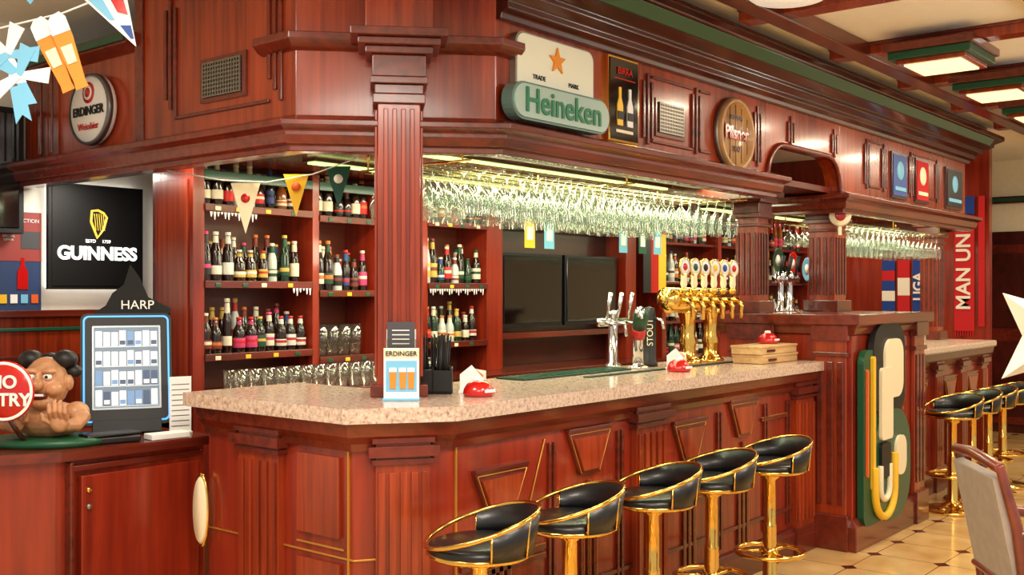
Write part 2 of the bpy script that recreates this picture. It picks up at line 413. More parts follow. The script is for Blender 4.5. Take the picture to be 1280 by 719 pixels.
b = MB('bar_counter')
b.box(7.71, 10.12, 2.79, 3.3, 0, 1.1, WR)
p2 = [(7.71, 2.79), (10.12, 2.79), (10.12, 3.3)]
b.sweep(p2, [(0, 1.0), (.02, 1.0), (.06, 1.06), (.07, 1.112), (0, 1.112)], WX)
b.sweep(p2, [(0, 0), (.035, 0), (.035, .13), (0, .17)], WX)
for x in (8.0, 8.75, 9.4, 10.0): pil(TR(x, 2.79, 0), .16)
for x in (8.35, 9.08, 9.7): motif(x, .9)
b.obj(.003)
b = MB('granite_countertop'); b.box(7.66, 10.2, 2.70, 3.4, 1.113, 1.17, GRAN); b.obj(.014)

# low partition block
b = MB('bar_divider')
b.box(6.38, 7.64, 2.53, 3.45, 0, 1.40, WR)
dp = [(6.38, 3.45), (6.38, 2.53), (7.64, 2.53), (7.64, 3.45)]
b.sweep(dp, [(0, 0), (.04, 0), (.04, .15), (.02, .19), (0, .2)], WX)
b.sweep(dp, [(0, 1.33), (.02, 1.34), (.035, 1.38), (.05, 1.40), (0, 1.40)], WX)
b.box(6.31, 7.71, 2.46, 3.5, 1.40, 1.465, WX)
def pil2(T, w):
    b.box(-w/2, w/2, -.03, 0, .16, 1.36, W, T); b.box(-w/2-.02, w/2+.02, -.055, 0, 0, .22, WX, T)
    b.box(-w/2-.015, w/2+.015, -.045, 0, 1.2, 1.23, WX, T); b.box(-w/2-.02, w/2+.02, -.055, 0, 1.3, 1.4, WX, T)
    for i in range(3):
        x = -w/2+w*(i+.5)/3; b.box(x-w*.1, x+w*.1, -.042, -.03, .28, 1.17, WX, T)
pil2(TR(7.52, 2.53, 0), .2); pil2(TR(6.38, 2.66, 0, FX), .2); pil2(TR(6.38, 3.2, 0, FX), .3)
b.obj(.005)
def column(name, x, y, w, z0, z1):
    c = MB(name)
    c.box(x-w, x+w, y-w, y+w, z0, z1, W)
    c.box(x-w-.03, x+w+.03, y-w-.03, y+w+.03, z0, z0+.08, WX)
    for e, a, bb in ((.02, .26, .24), (.035, .2, .17), (.02, .17, .1), (.05, .1, .06), (.08, .06, .0)):
        c.box(x-w-e, x+w+e, y-w-e, y+w+e, z1-a, z1-bb, WX)
    for i in range(4):
        d = -w+2*w*(i+.5)/4
        c.box(x+d-w*.13, x+d+w*.13, y-w-.01, y-w, z0+.12, z1-.3, WX); c.box(x-w-.01, x-w, y+d-w*.13, y+d+w*.13, z0+.12, z1-.3, WX)
    return c.obj(.004)
column('fluted_column', 7.42, 3.13, .1, 1.466, 2.3)
column('fluted_column', 6.52, 3.28, .08, 1.466, 2.3)
column('fluted_column', 9.95, 3.2, .08, 1.171, 2.3)
b = MB('round_column_badge')
T = TR(7.28, 2.98, 2.15, CA)
b.lathe([(0, 0), (.07, 0), (.08, .01), (.07, .016), (0, .018)], (0, 0, 0), CREAM, 24, T @ Matrix.Rotation(PI/2, 4, 'X'))
b.lathe([(0, .018), (.04, .018), (.034, .022), (0, .022)], (0, 0, 0), RED, 24, T @ Matrix.Rotation(PI/2, 4, 'X'))
b.box(-.012, .012, -.01, .004, -.14, -.07, CREAM, T)
b.obj()

# ------------------------------------------------------------ big letter sign on divider
b = MB('letter_sign')
def rrect(x0, x1, z0, z1, r, n=6):
    P = []
    for cx, cz, a0 in ((x1-r, z1-r, 0), (x0+r, z1-r, PI/2), (x0+r, z0+r, PI), (x1-r, z0+r, 1.5*PI)):
        for i in range(n+1):
            a = a0+i/n*PI/2; P.append((cx+r*math.cos(a), cz+r*math.sin(a)))
    return P
def plate(P, y, t, m, bb=None): (bb or b).extr([(p[0], y, p[1]) for p in P], (0, t, 0), m)
plate(rrect(6.42, 6.75, .14, 1.24, .08), 2.475, .04, DGREEN)
plate(rrect(6.58, 7.14, .80, 1.40, .16), 2.47, .04, BLACK)
plate(rrect(6.58, 7.24, .12, .84, .27), 2.468, .04, GREEN)
plate(rrect(6.74, 7.06, .92, 1.30, .10), 2.452, .02, CREAM)
plate(rrect(6.93, 7.12, .40, .66, .08), 2.452, .02, CREAM)
plate(rrect(6.66, 6.86, .66, 1.12, .03), 2.448, .02, CREAM)
plate(rrect(6.66, 6.82, .42, .64, .03), 2.448, .02, BLACK)
plate(rrect(6.455, 6.48, .45, 1.12, .012), 2.462, .015, ORANGE)
plate(rrect(6.535, 6.575, .36, 1.2, .016), 2.455, .02, YEL)
U = [(6.557, .5), (6.557, .4)]+[(6.73+.17*math.cos(a), .34+.17*math.sin(a)) for a in [PI+i/10*PI for i in range(11)]]+[(6.9, .56)]
b.tube([(p[0], 2.455, p[1]) for p in U], .026, YEL, 8)
U = [(6.65, .5)]+[(6.73+.08*math.cos(a), .36+.08*math.sin(a)) for a in [PI+i/10*PI for i in range(11)]]+[(6.81, .5)]
b.tube([(p[0], 2.455, p[1]) for p in U], .02, CREAM, 8)
b.obj(.004)

# ------------------------------------------------------------ bar stools
def stool(x, y, rot):
    s = MB('bar_stool'); T = TR(x, y, 0, rot)
    s.lathe([(0, 0), (.205, 0), (.21, .012), (.2, .022), (.1, .04), (.05, .06), (.036, .085), (.034, .4), (.034, .41), (.03, .415), (.03, .64), (.05, .655), (.05, .67), (.12, .685), (0, .685)], (0, 0, 0), BRASS, 28, T)
    ring = [(.17*math.cos(a), .17*math.sin(a), .27) for a in [2*PI*i/32 for i in range(32)]]
    s.tube(ring, .013, BRASS, 8, True, T)
    for k in range(3):
        a = 2*PI*k/3+.5
        s.tube([(.03*math.cos(a), .03*math.sin(a), .27), (.17*math.cos(a), .17*math.sin(a), .27)], .009, BRASS, 8, False, T)
    s.lathe([(.03, .25), (.042, .252), (.042, .29), (.03, .292)], (0, 0, 0), BRASS, 20, T)
    s.lathe([(.13, .682), (.178, .686), (.188, .697), (.178, .708), (.13, .71)], (0, 0, 0), BRASS, 32, T)
    s.lathe([(0, .69), (.17, .69), (.183, .705), (.178, .728), (.15, .738), (0, .742)], (0, 0, 0), LEATHER, 32, T)
    def rim(a):
        c = (1+math.cos(a))/2
        return (.19+.02*c, .722+.125*c)
    n = 28; amax = 1.5
    A = [-amax+2*amax*i/n for i in range(n+1)]
    vs = []; fs = []
    for a in A:
        R, zt = rim(a)
        zb = .70
        for r, z in ((.178, zb), (R-.012, zt), (R+.006, zt), (.192, zb)):
            vs.append((r*math.cos(a), r*math.sin(a), z))
    for i in range(n):
        for k in range(4):
            l = (k+1) % 4; fs.append((i*4+k, i*4+l, (i+1)*4+l, (i+1)*4+k))
    s.add(vs, fs, LEATHER, True, T)
    N = 48
    s.tube([(rim(a)[0]*math.cos(a), rim(a)[0]*math.sin(a), rim(a)[1]+.004) for a in [2*PI*i/N for i in range(N)]], .0085, BRASS, 8, True, T)
    for a in (-1.5, 1.5, -.75, .75):
        R, zt = rim(a); s.tube([(.196*math.cos(a), .196*math.sin(a), .7), (R*1.01*math.cos(a), R*1.01*math.sin(a), zt)], .004, BRASS, 8, False, T)
    s.obj()
for i, (x, r) in enumerate(((2.77, -.72), (3.30, -.66), (3.90, -.66), (4.42, -.6), (5.03, -.6))):
    stool(x, 2.43, r)
for i, x in enumerate((8.02, 8.5, 8.93, 9.34)): stool(x, 2.43, -.5-.1*i)

# ------------------------------------------------------------ hanging glasses
RAIL = mat('rack_rail', (150, 130, 80), .3, .8)
def glasses(name, x0, x1, dx, ys, zt):
    g = MB(name)
    P1 = [(.034, 0), (.034, -.004), (.005, -.012), (.004, -.085), (.016, -.096), (.034, -.125), (.040, -.155), (.037, -.19), (.032, -.218)]
    P2 = [(.034, 0), (.034, -.004), (.005, -.012), (.004, -.06), (.02, -.075), (.042, -.105), (.045, -.13), (.040, -.165)]
    P3 = [(.032, 0), (.032, -.004), (.005, -.01), (.006, -.03), (.022, -.045), (.030, -.09), (.034, -.15), (.036, -.2), (.035, -.225)]
    for yi, y in enumerate(ys):
        x = x0+random.uniform(0, .03); P = random.choice((P1, P1, P2, P3)); nn = 0
        while x < x1:
            if nn % 6 == 5: P = random.choice((P1, P1, P2, P3))
            k = random.uniform(.97, 1.03)
            g.lathe([(r*k, z*k) for r, z in P], (x, y, zt), GLASS, 16)
            x += dx; nn += 1
        g.tube([(x0-.05, y-.022, zt-.006), (x1+.03, y-.022, zt-.006)], .0028, RAIL, 6)
        g.tube([(x0-.05, y+.022, zt-.006), (x1+.03, y+.022, zt-.006)], .0028, RAIL, 6)
    for x in (x0-.05, (x0+x1)/2, x1+.03):
        g.tube([(x, ys[0]-.05, zt+.006), (x, ys[-1]+.05, zt+.006)], .005, BRASS, 6)
        for y in (ys[0], ys[-1]): g.tube([(x, y, zt+.006), (x, y, 2.299)], .005, BRASS, 6)
    return g.obj()
glasses('hanging_wine_glasses', 3.46, 5.95, .105, [3.09+.12*i for i in range(6)], 2.17)
glasses('hanging_wine_glasses', 7.5, 9.75, .115, [3.08+.13*i for i in range(4)], 2.12)

# ------------------------------------------------------------ back bar
SB_ = mat('shelf_back', (104, 44, 24), .4)
b = MB('back_bar_shelving')
b.box(3.2, 7.45, 5.1, 5.18, 0, 2.29, WD)
b.box(3.2, 3.27, 4.8, 5.1, 0, 2.29, WR)
b.box(3.19, 3.2, 4.84, 5.14, 1.1, 2.2, W)
for x0, x1 in ((4.0, 4.05), (4.5, 4.56), (4.9, 4.96), (5.55, 5.72), (7.3, 7.45)):
    b.box(x0, x1, 4.8, 5.1, 1.06, 2.29, WR)
b.box(3.2, 7.45, 4.55, 5.1, 0, 1.03, WR); b.box(3.18, 7.47, 4.5, 5.1, 1.03, 1.06, WX)
for x0, x1, zs in ((3.27, 4.0, (1.27, 1.66, 2.07)), (4.05, 4.5, (1.22, 1.61, 2.05)), (4.56, 4.9, (1.27, 1.66, 2.07)), (4.96, 5.55, (1.27, 1.66, 2.07))):
    for z in zs:
        b.box(x0, x1, 4.8, 5.1, z-.025, z, WX); b.box(x0, x1, 4.79, 4.8, z-.035, z+.004, WX)
        x = x0+.06
        while x < x1-.05: b.box(x, x+.035, 4.786, 4.79, z-.03, z-.008, random.choice([GREEN, YEL, CREAM, DGREEN])); x += random.uniform(.12, .2)
    b.box(x0, x1, 4.795, 4.81, 2.2, 2.25, GREEN)
    b.box(x0, x1, 5.085, 5.1, 1.06, 2.25, SB_)
b.box(5.72, 7.3, 4.8, 5.1, 1.27, 1.31, WX); b.box(5.72, 7.3, 4.8, 5.1, 2.08, 2.12, WX); b.box(5.72, 7.3, 5.0, 5.1, 1.06, 2.29, WD)
b.obj(.003)
b = MB('paper_lace_trim')
for x0, x1, zs in ((3.29, 3.6, (2.03,)), (3.84, 3.98, (1.625,)), (4.96, 5.5, (1.625,))):
    for z in zs:
        n = int((x1-x0)/.022)
        for i in range(n):
            x = x0+(x1-x0)*(i+.5)/n; L = .012+.03*(.5+.5*math.sin(i*1.7))
            b.extr([(x-.008, 4.783, z), (x+.008, 4.783, z), (x+.002, 4.783, z-L), (x-.002, 4.783, z-L)], (0, .002, 0), PAPER)
b.obj()
def bottles(name, x0, x1, y, z, rows=1, step=.068, tall=1.0):
    g = MB(name)
    for r in range(rows):
        x = x0+.04+r*.02
        gm = BBROWN; lb = LABELS[0]; cp = LABELS[0]; k = 1; kr = 1
        while x < x1-.035:
            if random.random() < .85:
                k = random.choice([.72, .8, .9, .97, 1.02, 1.1, 1.22])*tall; kr = random.uniform(.78, 1.08)
                gm = random.choice([BBROWN, BBROWN, BBROWN, BBROWN, BBROWN, BGREEN, BCLEAR, BWHITE]); lb = random.choice(LABELS); cp = random.choice(LABELS)
            lh = random.uniform(.075, .115)
            yy = y+r*.085+random.uniform(-.012, .012)
            pr = [(0, 0), (.031, 0), (.033, .008), (.033, .135), (.028, .16), (.014, .195), (.0125, .235), (.0, .237)]
            g.lathe([(a*kr, c*k) for a, c in pr], (x, yy, z), gm, 12)
            g.lathe([(.0336*kr, .035*k), (.0338*kr, .036*k), (.0338*kr, lh*k), (.0336*kr, (lh+.001)*k)], (x, yy, z), lb, 12)
            g.lathe([(.0339*kr, (lh*.5+.015)*k), (.0341*kr, (lh*.5+.016)*k), (.0341*kr, (lh*.5+.033)*k), (.0339*kr, (lh*.5+.034)*k)], (x, yy, z), cp, 12)
            g.lathe([(.016, .175*k), (.0155, .2*k), (.0135, .225*k)], (x, yy, z), lb, 10)
            g.lathe([(.0145, .228*k), (.0155, .23*k), (.015, .245*k), (0, .246*k)], (x, yy, z), cp, 10)
            x += step*random.uniform(.95, 1.2)
    return g.obj()
for x0, x1 in ((3.27, 4.0), (4.96, 5.55)):
    for z in (1.27, 1.66): bottles('beer_bottles', x0, x1, 4.86, z, 2)
    bottles('beer_bottles', x0, x1, 4.86, 2.07, 2, tall=.78)
bottles('beer_bottles', 4.05, 4.5, 4.86, 1.61, 2); bottles('beer_bottles', 4.05, 4.5, 4.86, 2.05, 2, tall=.8)
for z in (1.27, 1.66): bottles('beer_bottles', 4.56, 4.9, 4.86, z, 2)
GL2 = glassmat('tumbler_glass', (246, 246, 240), .85, .06, (235, 230, 215), .06, .1)
def mugs(name, x0, x1, y, z, rows, h=.13, r=.038, step=.09):
    g = MB(name)
    for k in range(rows):
        x = x0+r+.01
        while x < x1-r:
            g.lathe([(0, .004), (r*.85, .004), (r, h), (r*.93, h), (r*.8, .012), (0, .012)], (x, y+k*step, z), GL2, 14); x += step
    return g.obj()
mugs('beer_glasses', 4.06, 4.5, 4.86, 1.22, 2, .19, .042)
mugs('beer_glasses', 3.3, 4.9, 4.6, 1.061, 2, .13, .036, .088)
for x0, x1 in ((5.78, 6.5), (6.54, 7.25)):
    b = MB('television'); b.box(x0, x1, 4.86, 4.93, 1.35, 1.89, BLACK); b.box(x0+.02, x1-.02, 4.853, 4.86, 1.375, 1.87, SCREEN)
    b.box((x0+x1)/2-.1, (x0+x1)/2+.1, 4.93, 5.0, 1.5, 1.75, BLACK); b.obj(.004)
b = MB('striped_banner')
b.box(7.5, 7.62, 4.76, 4.77, 1.6, 2.1, BLACK); b.box(7.62, 7.74, 4.76, 4.77, 1.6, 2.1, RED); b.box(7.74, 7.86, 4.76, 4.77, 1.6, 2.1, YEL); b.obj()
b = MB('back_bar_shelving')
b.box(7.47, 11.48, 5.1, 5.18, 0, 2.5, WD)
b.box(7.47, 11.48, 4.6, 5.1, 0, 1.0, WR); b.box(7.47, 11.48, 4.55, 5.1, 1.0, 1.04, WX)
for z in (1.35, 1.7, 2.05): b.box(8.0, 11.4, 4.85, 5.1, z-.025, z, WX)
b.box(8.0, 11.4, 5.08, 5.1, 1.04, 2.4, SB_)
for x in (7.9, 8.9, 9.9, 10.9, 11.4): b.box(x, x+.06, 4.82, 5.1, 1.04, 2.45, WR)
b.obj(.003)
for z in (1.04, 1.35, 1.7, 2.05):
    for x0 in (7.97, 8.97, 9.97): bottles('beer_bottles', x0, x0+.92, 4.92, z, 1, .085)
b = MB('round_plates')
for x, z, m in ((9.75, 1.98, YEL), (10.1, 1.93, GREEN), (10.45, 1.9, RED), (10.8, 1.85, LBLUE)):
    T = TR(x, 4.80, z) @ Matrix.Rotation(PI/2, 4, 'X')
    b.lathe([(0, 0), (.1, 0), (.13, .02), (.11, .012), (0, .01)], (0, 0, 0), m, 24, T); b.lathe([(0, .012), (.06, .013), (0, .016)], (0, 0, 0), PAPER, 20, T)
b.obj()

# scarves on partition
def scarf(y0, y1, z0, z1, cols, txt=None, tm=None, ts=.17, zc=None):
    g = MB('hanging_scarf'); n = len(cols)
    for i, c in enumerate(cols):
        a = z0+(z1-z0)*i/n; bb = z0+(z1-z0)*(i+1)/n
        g.box(11.47, 11.485, y0, y1, a, bb, c)
    for k in range(8):
        y = y0+(y1-y0)*(k+.5)/8; g.box(11.472, 11.48, y-.005, y+.005, z0-.05, z0, cols[0])
    o = g.obj(.003)
    if txt: text(txt, (11.465, (y0+y1)/2, zc or (z0+z1)/2), ts, tm, o, FX, roll=PI/2, bold=.004)
CW = mat('cream_knit', (238, 228, 210), .9)
SB = mat('knit_blue', (24, 60, 140), .9); SR = mat('knit_red', (190, 24, 30), .9)
scarf(4.08, 4.22, 1.4, 1.95, [SB, CW, SB, SR, SB]); scarf(3.92, 4.05, 1.38, 1.95, [SR, CW, SR])
scarf(3.76, 3.89, 1.38, 1.95, [SB, SB], 'LIGA', CW, .14); scarf(3.62, 3.73, 1.4, 1.95, [CW, SR, SB, CW])
scarf(3.26, 3.46, 1.2, 2.40, [SR, SR, SR, SR, SR, SR], 'MAN UN', CW, .2, 1.82)
scarf(3.26, 3.46, 2.42, 2.6, [SB])
scarf(3.16, 3.22, 1.3, 2.6, [SR, SR, SR, SR])

# ------------------------------------------------------------ signs on canopy
b = MB('brewery_wall_sign')
plate(rrect(3.56, 4.15, 2.44, 2.75, .05), 2.915, .034, STEEL)
plate(rrect(3.57, 4.14, 2.45, 2.742, .045), 2.91, .01, mat('sign_cream', (222, 222, 200), .3, emit=.08))
plate(rrect(3.47, 4.2, 2.35, 2.515, .08), 2.86, .06, mat('sign_silver_green', (110, 140, 132), .25, .4))
plate(rrect(3.48, 4.19, 2.36, 2.505, .07), 2.852, .02, mat('sign_silver_light', (158, 184, 176), .3, .2))
st = []
for i in range(10):
    a = PI/2+i*PI/5; r = .062 if i % 2 == 0 else .025; st.append((3.85+r*math.cos(a), 2.655+r*math.sin(a)))
plate(st, 2.9, .015, mat('star_gold', (226, 140, 24), .4))
o = b.obj()
text('Heineken', (3.835, 2.848, 2.432), .15, mat('sign_letter_green', (16, 112, 72), .4), o, bold=.002)
text('TRADE', (3.72, 2.908, 2.56), .03, BLACK, o); text('MARK', (3.98, 2.908, 2.56), .03, BLACK, o)
b = MB('framed_beer_poster')
b.box(4.29, 4.56, 2.925, 2.95, 2.35, 2.77, BRASS); b.box(4.30, 4.55, 2.92, 2.93, 2.36, 2.76, SCREEN)
b.box(4.33, 4.52, 2.917, 2.92, 2.66, 2.665, RED); b.box(4.35, 4.50, 2.917, 2.92, 2.395, 2.41, CREAM)
for x, m in ((4.38, BBROWN), (4.47, PAPER)):
    plate([(x-.025, 2.43), (x+.025, 2.43), (x+.025, 2.53), (x+.01, 2.57), (x+.01, 2.62), (x-.01, 2.62), (x-.01, 2.57), (x-.025, 2.53)], 2.914, .005, YEL if m is BBROWN else PAPER)
    b.box(x-.025, x+.025, 2.911, 2.915, 2.46, 2.5, BLACK)
o = b.obj(); text('BIRRA', (4.425, 2.916, 2.70), .05, RED, o)
def vent(T):
    v = MB('air_vent_grille')
    v.box(-.15, .15, -.012, 0, -.1, .1, WX, T); v.box(-.125, .125, -.016, -.01, -.08, .08, BLACK, T)
    for i in range(15): x = -.12+i*.24/14; v.box(x-.003, x+.003, -.022, -.014, -.08, .08, STEEL, T)
    for i in range(9): z = -.075+i*.15/8; v.box(-.125, .125, -.021, -.013, z-.003, z+.003, STEEL, T)
    v.obj()
vent(TR(4.9, 2.95, 2.525)); vent(TR(2.85, 4.03, 2.57, FX) @ Matrix.Diagonal((1.15, 1, 1, 1)))
b = MB('barrel_head_sign'); T = TR(5.6, 2.95, 2.525) @ Matrix.Rotation(PI/2, 4, 'X')
b.lathe([(0, 0), (.21, 0), (.215, .03), (.21, .05), (.185, .05), (.18, .03), (0, .03)], (0, 0, 0), wood('oak', (140, 92, 44), (196, 146, 84), (40, 4, 4), .5), 40, T)
b.lathe([(.214, .005), (.219, .005), (.219, .03), (.214, .03)], (0, 0, 0), STEEL, 40, T)
for i in range(5): x = -.14+.07*i; L = math.sqrt(.175**2-x*x); b.box(5.6+x-.0015, 5.6+x+.0015, 2.917, 2.92, 2.525-L, 2.525+L, WD)
o = b.obj(); text('Pilsner', (5.6, 2.912, 2.53), .105, RED, o, bold=.003); text('1842', (5.6, 2.914, 2.44), .045, WD, o); text('BREWERY', (5.6, 2.914, 2.62), .035, WD, o)
for x0, x1, m1, m2 in ((8.18, 8.52, BLUE, LBLUE), (8.72, 9.04, SR, CREAM), (9.5, 9.95, BLACK, LBLUE)):
    b = MB('framed_poster'); b.box(x0, x1, 2.93, 2.95, 2.34, 2.70, WD); b.box(x0+.02, x1-.02, 2.925, 2.932, 2.36, 2.68, m1)
    T = TR((x0+x1)/2, 2.926, 2.56) @ Matrix.Rotation(PI/2, 4, 'X'); b.lathe([(0, 0), (.08, 0), (.07, .006), (0, .006)], (0, 0, 0), m2, 24, T)
    b.box(x0+.05, x1-.05, 2.92, 2.926, 2.40, 2.43, m2); b.obj()

b = MB('oval_brewery_sign'); T = TR(2.86, 5.14, 2.545) @ Matrix.Rotation(-PI/2, 4, 'Y') @ Matrix.Diagonal((.9, .98, 1, 1))
b.lathe([(0, 0), (.19, 0), (.2, .01), (.2, .03), (.19, .05), (0, .052)], (0, 0, 0), PAPER, 40, T)
b.lathe([(.19, .05), (.2, .03), (.207, .03), (.203, .054), (.188, .056)], (0, 0, 0), mat('steel_rim', (120, 120, 122), .3, .7), 40, T)
T2 = TR(2.808, 5.14, 2.63) @ Matrix.Rotation(-PI/2, 4, 'Y')
b.lathe([(0, 0), (.055, 0), (.055, .004), (0, .004)], (0, 0, 0), RED, 24, T2); b.lathe([(0, .004), (.038, .004), (.038, .006), (0, .006)], (0, 0, 0), PAPER, 24, T2); b.lathe([(0, .006), (.025, .006), (.025, .008), (0, .008)], (0, 0, 0), RED, 24, T2)
o = b.obj(); text('ERDINGER', (2.804, 5.14, 2.535), .064, BLACK, o, FX, bold=.0015); text('Weissbier', (2.804, 5.14, 2.455), .05, RED, o, FX)

# ------------------------------------------------------------ left wall things
b = MB('stout_light_sign')
b.box(3.01, 3.57, 5.95, 6.0, 1.63, 2.23, mat('backlight_white', (255, 250, 240), .5, emit=2.0))
b.box(2.99, 3.59, 5.92, 5.95, 1.62, 2.24, BLACK); b.box(3.01, 3.57, 5.915, 5.92, 1.64, 2.22, mat('sign_black', (8, 8, 9), .5))
HG = mat('harp_gold', (230, 190, 70), .4, emit=.7)
harp = [(-.045, 2.02), (-.04, 2.085), (0, 2.09), (.035, 2.075), (.055, 2.05), (.035, 1.98), (-.005, 1.925)]
b.tube([(3.29+p[0], 5.91, p[1]) for p in harp+[harp[0]]], .008, HG, 6)
for i in range(5): x = 3.265+i*.014; b.tube([(x, 5.908, 2.07), (x+.01, 5.908, 1.97)], .0025, HG, 5)
o = b.obj(.004); GL = mat('letter_glow', (250, 250, 245), .5, emit=1.0)
text('GUINNESS', (3.29, 5.91, 1.83), .108, GL, o, bold=.004); text('ESTD     1759', (3.29, 5.91, 1.905), .028, GL, o)
b = MB('television'); b.box(2.2, 2.83, 5.88, 5.95, 1.93, 2.63, BLACK); b.box(2.23, 2.8, 5.872, 5.88, 1.96, 2.6, SCREEN); b.box(2.4, 2.6, 5.95, 5.998, 2.1, 2.4, BLACK); b.obj(.004)
b = MB('promo_poster'); b.box(2.62, 2.98, 5.985, 6.0, 1.5, 2.06, mat('poster_navy', (40, 62, 104), .5))
b.box(2.62, 2.98, 5.982, 5.986, 1.78, 2.06, mat('poster_red', (150, 60, 56), .5)); b.box(2.86, 2.97, 5.98, 5.984, 1.85, 1.95, mat('photo_grey', (70, 70, 74), .5))
plate([(2.84, 1.62), (2.9, 1.62), (2.9, 1.72), (2.88, 1.76), (2.88, 1.8), (2.86, 1.8), (2.86, 1.76), (2.84, 1.72)], 5.979, .004, RED)
for i in range(4): b.box(2.74+.06*i, 2.78+.06*i, 5.979, 5.983, 1.54, 1.59, [YEL, PAPER, LBLUE, ORANGE][i])
o = b.obj(); text('PROMO-ACTION', (2.85, 5.979, 2.01), .03, PAPER, o); text('BEER HOUSE\nSPECIAL\nOFFER', (2.79, 5.979, 1.92), .02, PAPER, o)

b = MB('side_cabinet')
b.prism([(1.75, 4.42), (2.15, 4.2), (2.84, 4.17), (2.84, 4.75), (1.75, 4.75)], 0, .91, WR)
b.prism([(1.72, 4.38), (2.15, 4.15), (2.86, 4.12), (2.86, 4.77), (1.72, 4.77)], .91, .95, WX)
b.box(2.2, 2.82, 4.162, 4.2, .86, .885, WX)
b.box(2.24, 2.80, 4.155, 4.18, .08, .84, WR)
b.box(2.19, 2.205, 4.15, 4.2, 0, .9, WX)
b.lathe([(0, 0), (.012, .002), (.012, .012), (0, .014)], (0, 0, 0), BRASS, 14, TR(2.27, 4.156, .78) @ Matrix.Rotation(PI/2, 4, 'X'))
b.lathe([(0, 0), (.012, .002), (.012, .012), (0, .014)], (0, 0, 0), STEEL, 14, TR(2.27, 4.156, .71) @ Matrix.Rotation(PI/2, 4, 'X'))
b.obj(.004)
b = MB('touchscreen_terminal'); T = TR(2.62, 4.45, .955, math.radians(-28), math.radians(-12))
def rr(x0, x1, z0, z1, r): return rrect(x0, x1, z0, z1, r, 5)
def pl(P, y, t, m): b.extr([(p[0], y, p[1]) for p in P], (0, t, 0), m, T)
pl(rr(-.2, .2, .04, .56, .03), 0, .05, BLACK)
pl(rr(-.189, .189, .053, .549, .025), -.003, .004, mat('blue_glow', (60, 150, 240), .4, emit=1.6))
pl(rr(-.181, .181, .061, .541, .02), -.006, .004, BLACK)
pl(rr(-.15, .15, .11, .50, .005), -.008, .003, mat('silver_frame', (150, 160, 168), .3, .5))
pl(rr(-.142, .142, .118, .492, .003), -.009, .003, mat('screen_lit', (92, 116, 140), .3, emit=.25))
tcs = [mat('pack_white', (232, 236, 240), .4, emit=.4), mat('pack_blue', (110, 150, 200), .4, emit=.3), mat('pack_navy', (60, 84, 120), .4, emit=.2), mat('pack_cream', (214, 220, 226), .4, emit=.35)]
for j in range(4):
    z = .128+j*.092
    pl([(-.138, z-.006), (.138, z-.006), (.138, z-.001), (-.138, z-.001)], -.0105, .002, MATS['silver_frame'])
    for i in range(8):
        x = -.136+i*.0345; m1 = random.choice([tcs[0], tcs[0], tcs[3], tcs[1]] if j > 1 else tcs); hh = .066+random.uniform(-.004, .008)
        pl(rr(x, x+.029, z, z+hh, .002), -.0105, .002, m1); pl(rr(x+.002, x+.027, z+.006, z+.026, .002), -.0115, .002, random.choice(tcs))
BR = mat('matte_black', (9, 9, 10), .8)
pl([(-.15, .56), (-.09, .60), (-.06, .66), (-.01, .70), (.02, .80), (.06, .74), (.10, .64), (.2, .585), (.2, .56)], .01, .08, BR)
b.box(-.15, .15, -.02, .14, -.0, .06, BLACK, T)
o = b.obj(.003)
t = text('HARP', (0, 0, 0), .06, PAPER, o); t.matrix_world = T @ Matrix.Translation((.05, .005, .6)) @ Matrix.Rotation(PI/2, 4, 'X')
b = MB('price_list_card'); T = TR(2.8, 4.3, .951, -.3)
b.box(-.05, .05, 0, .004, 0, .26, PAPER, T)
for i in range(9): b.box(-.04, .04, -.001, 0, .03+i*.024, .034+i*.024, STEEL, T)
b.box(-.05, .05, -.02, .03, 0, .006, PAPER, T); b.obj()
b = MB('leather_wallet'); b.box(-.12, .12, -.05, .05, 0, .03, LEATHER, TR(2.42, 4.25, .951, -.2)); b.box(-.118, .122, -.048, .052, .03, .045, LEATHER, TR(2.42, 4.25, .951, -.1)); b.obj(.008)
b = MB('napkin_stack'); b.box(-.09, .09, -.04, .04, 0, .025, PAPER, TR(2.66, 4.19, .951, -.1)); b.obj(.003)

# carved figure holding the sign
SK = mat('carved_skin', (186, 134, 94), .45, coat=.2, var=.2, vscale=30)
fig = bpy.data.objects.new('carved_figurine', None); sc.collection.objects.link(fig)
T = TR(2.22, 4.41, .985, math.radians(-48), 0, 0, 1.15)
b = MB('base'); b.lathe([(0, -.03), (.17, -.03), (.18, -.015), (.17, 0), (0, 0)], (0, 0, 0), DGREEN, 30, T @ Matrix.Diagonal((1.2, .8, 1, 1))); b.obj(parent=fig)
h = MB('body')
h.ell((0, .03, .06), (.13, .09, .07), SK, T)
h.ell((0, 0, .2), (.08, .078, .098), SK, T); h.ell((0, -.05, .135), (.045, .035, .03), SK, T)
h.ell((0, -.088, .2), (.022, .03, .022), SK, T); h.ell((0, -.075, .22), (.013, .02, .03), SK, T)
for s in (-1, 1):
    h.ell((s*.045, -.055, .18), (.032, .027, .027), SK, T); h.ell((s*.032, -.068, .247), (.03, .018, .012), SK, T)
    h.ell((s*.083, 0, .2), (.014, .022, .03), SK, T)
    h.ell((s*.11, 0, .09), (.045, .05, .04), SK, T)
for s in (-1, 1):
    h.ell((s*.08, -.09, .06), (.035, .025, .035), SK, T)
    h.tube([(s*.13, .0, .08), (s*.125, -.05, .05), (s*.09, -.08, .05)], [.035, .028, .022], SK, 10, False, T)
    for i in range(4):
        x = s*(.055+.019*i); L = (.045, .055, .052, .042)[i]
        h.tube([(x, -.1, .075), (x, -.122, .085+L*.4), (x-s*.003, -.118, .085+L), (x-s*.004, -.1, .09+L)], [.009, .0082, .0076, .006], SK, 8, False, T)
    h.tube([(s*.05, -.09, .06), (s*.03, -.11, .075), (s*.022, -.11, .1)], [.01, .01, .007], SK, 8, False, T)
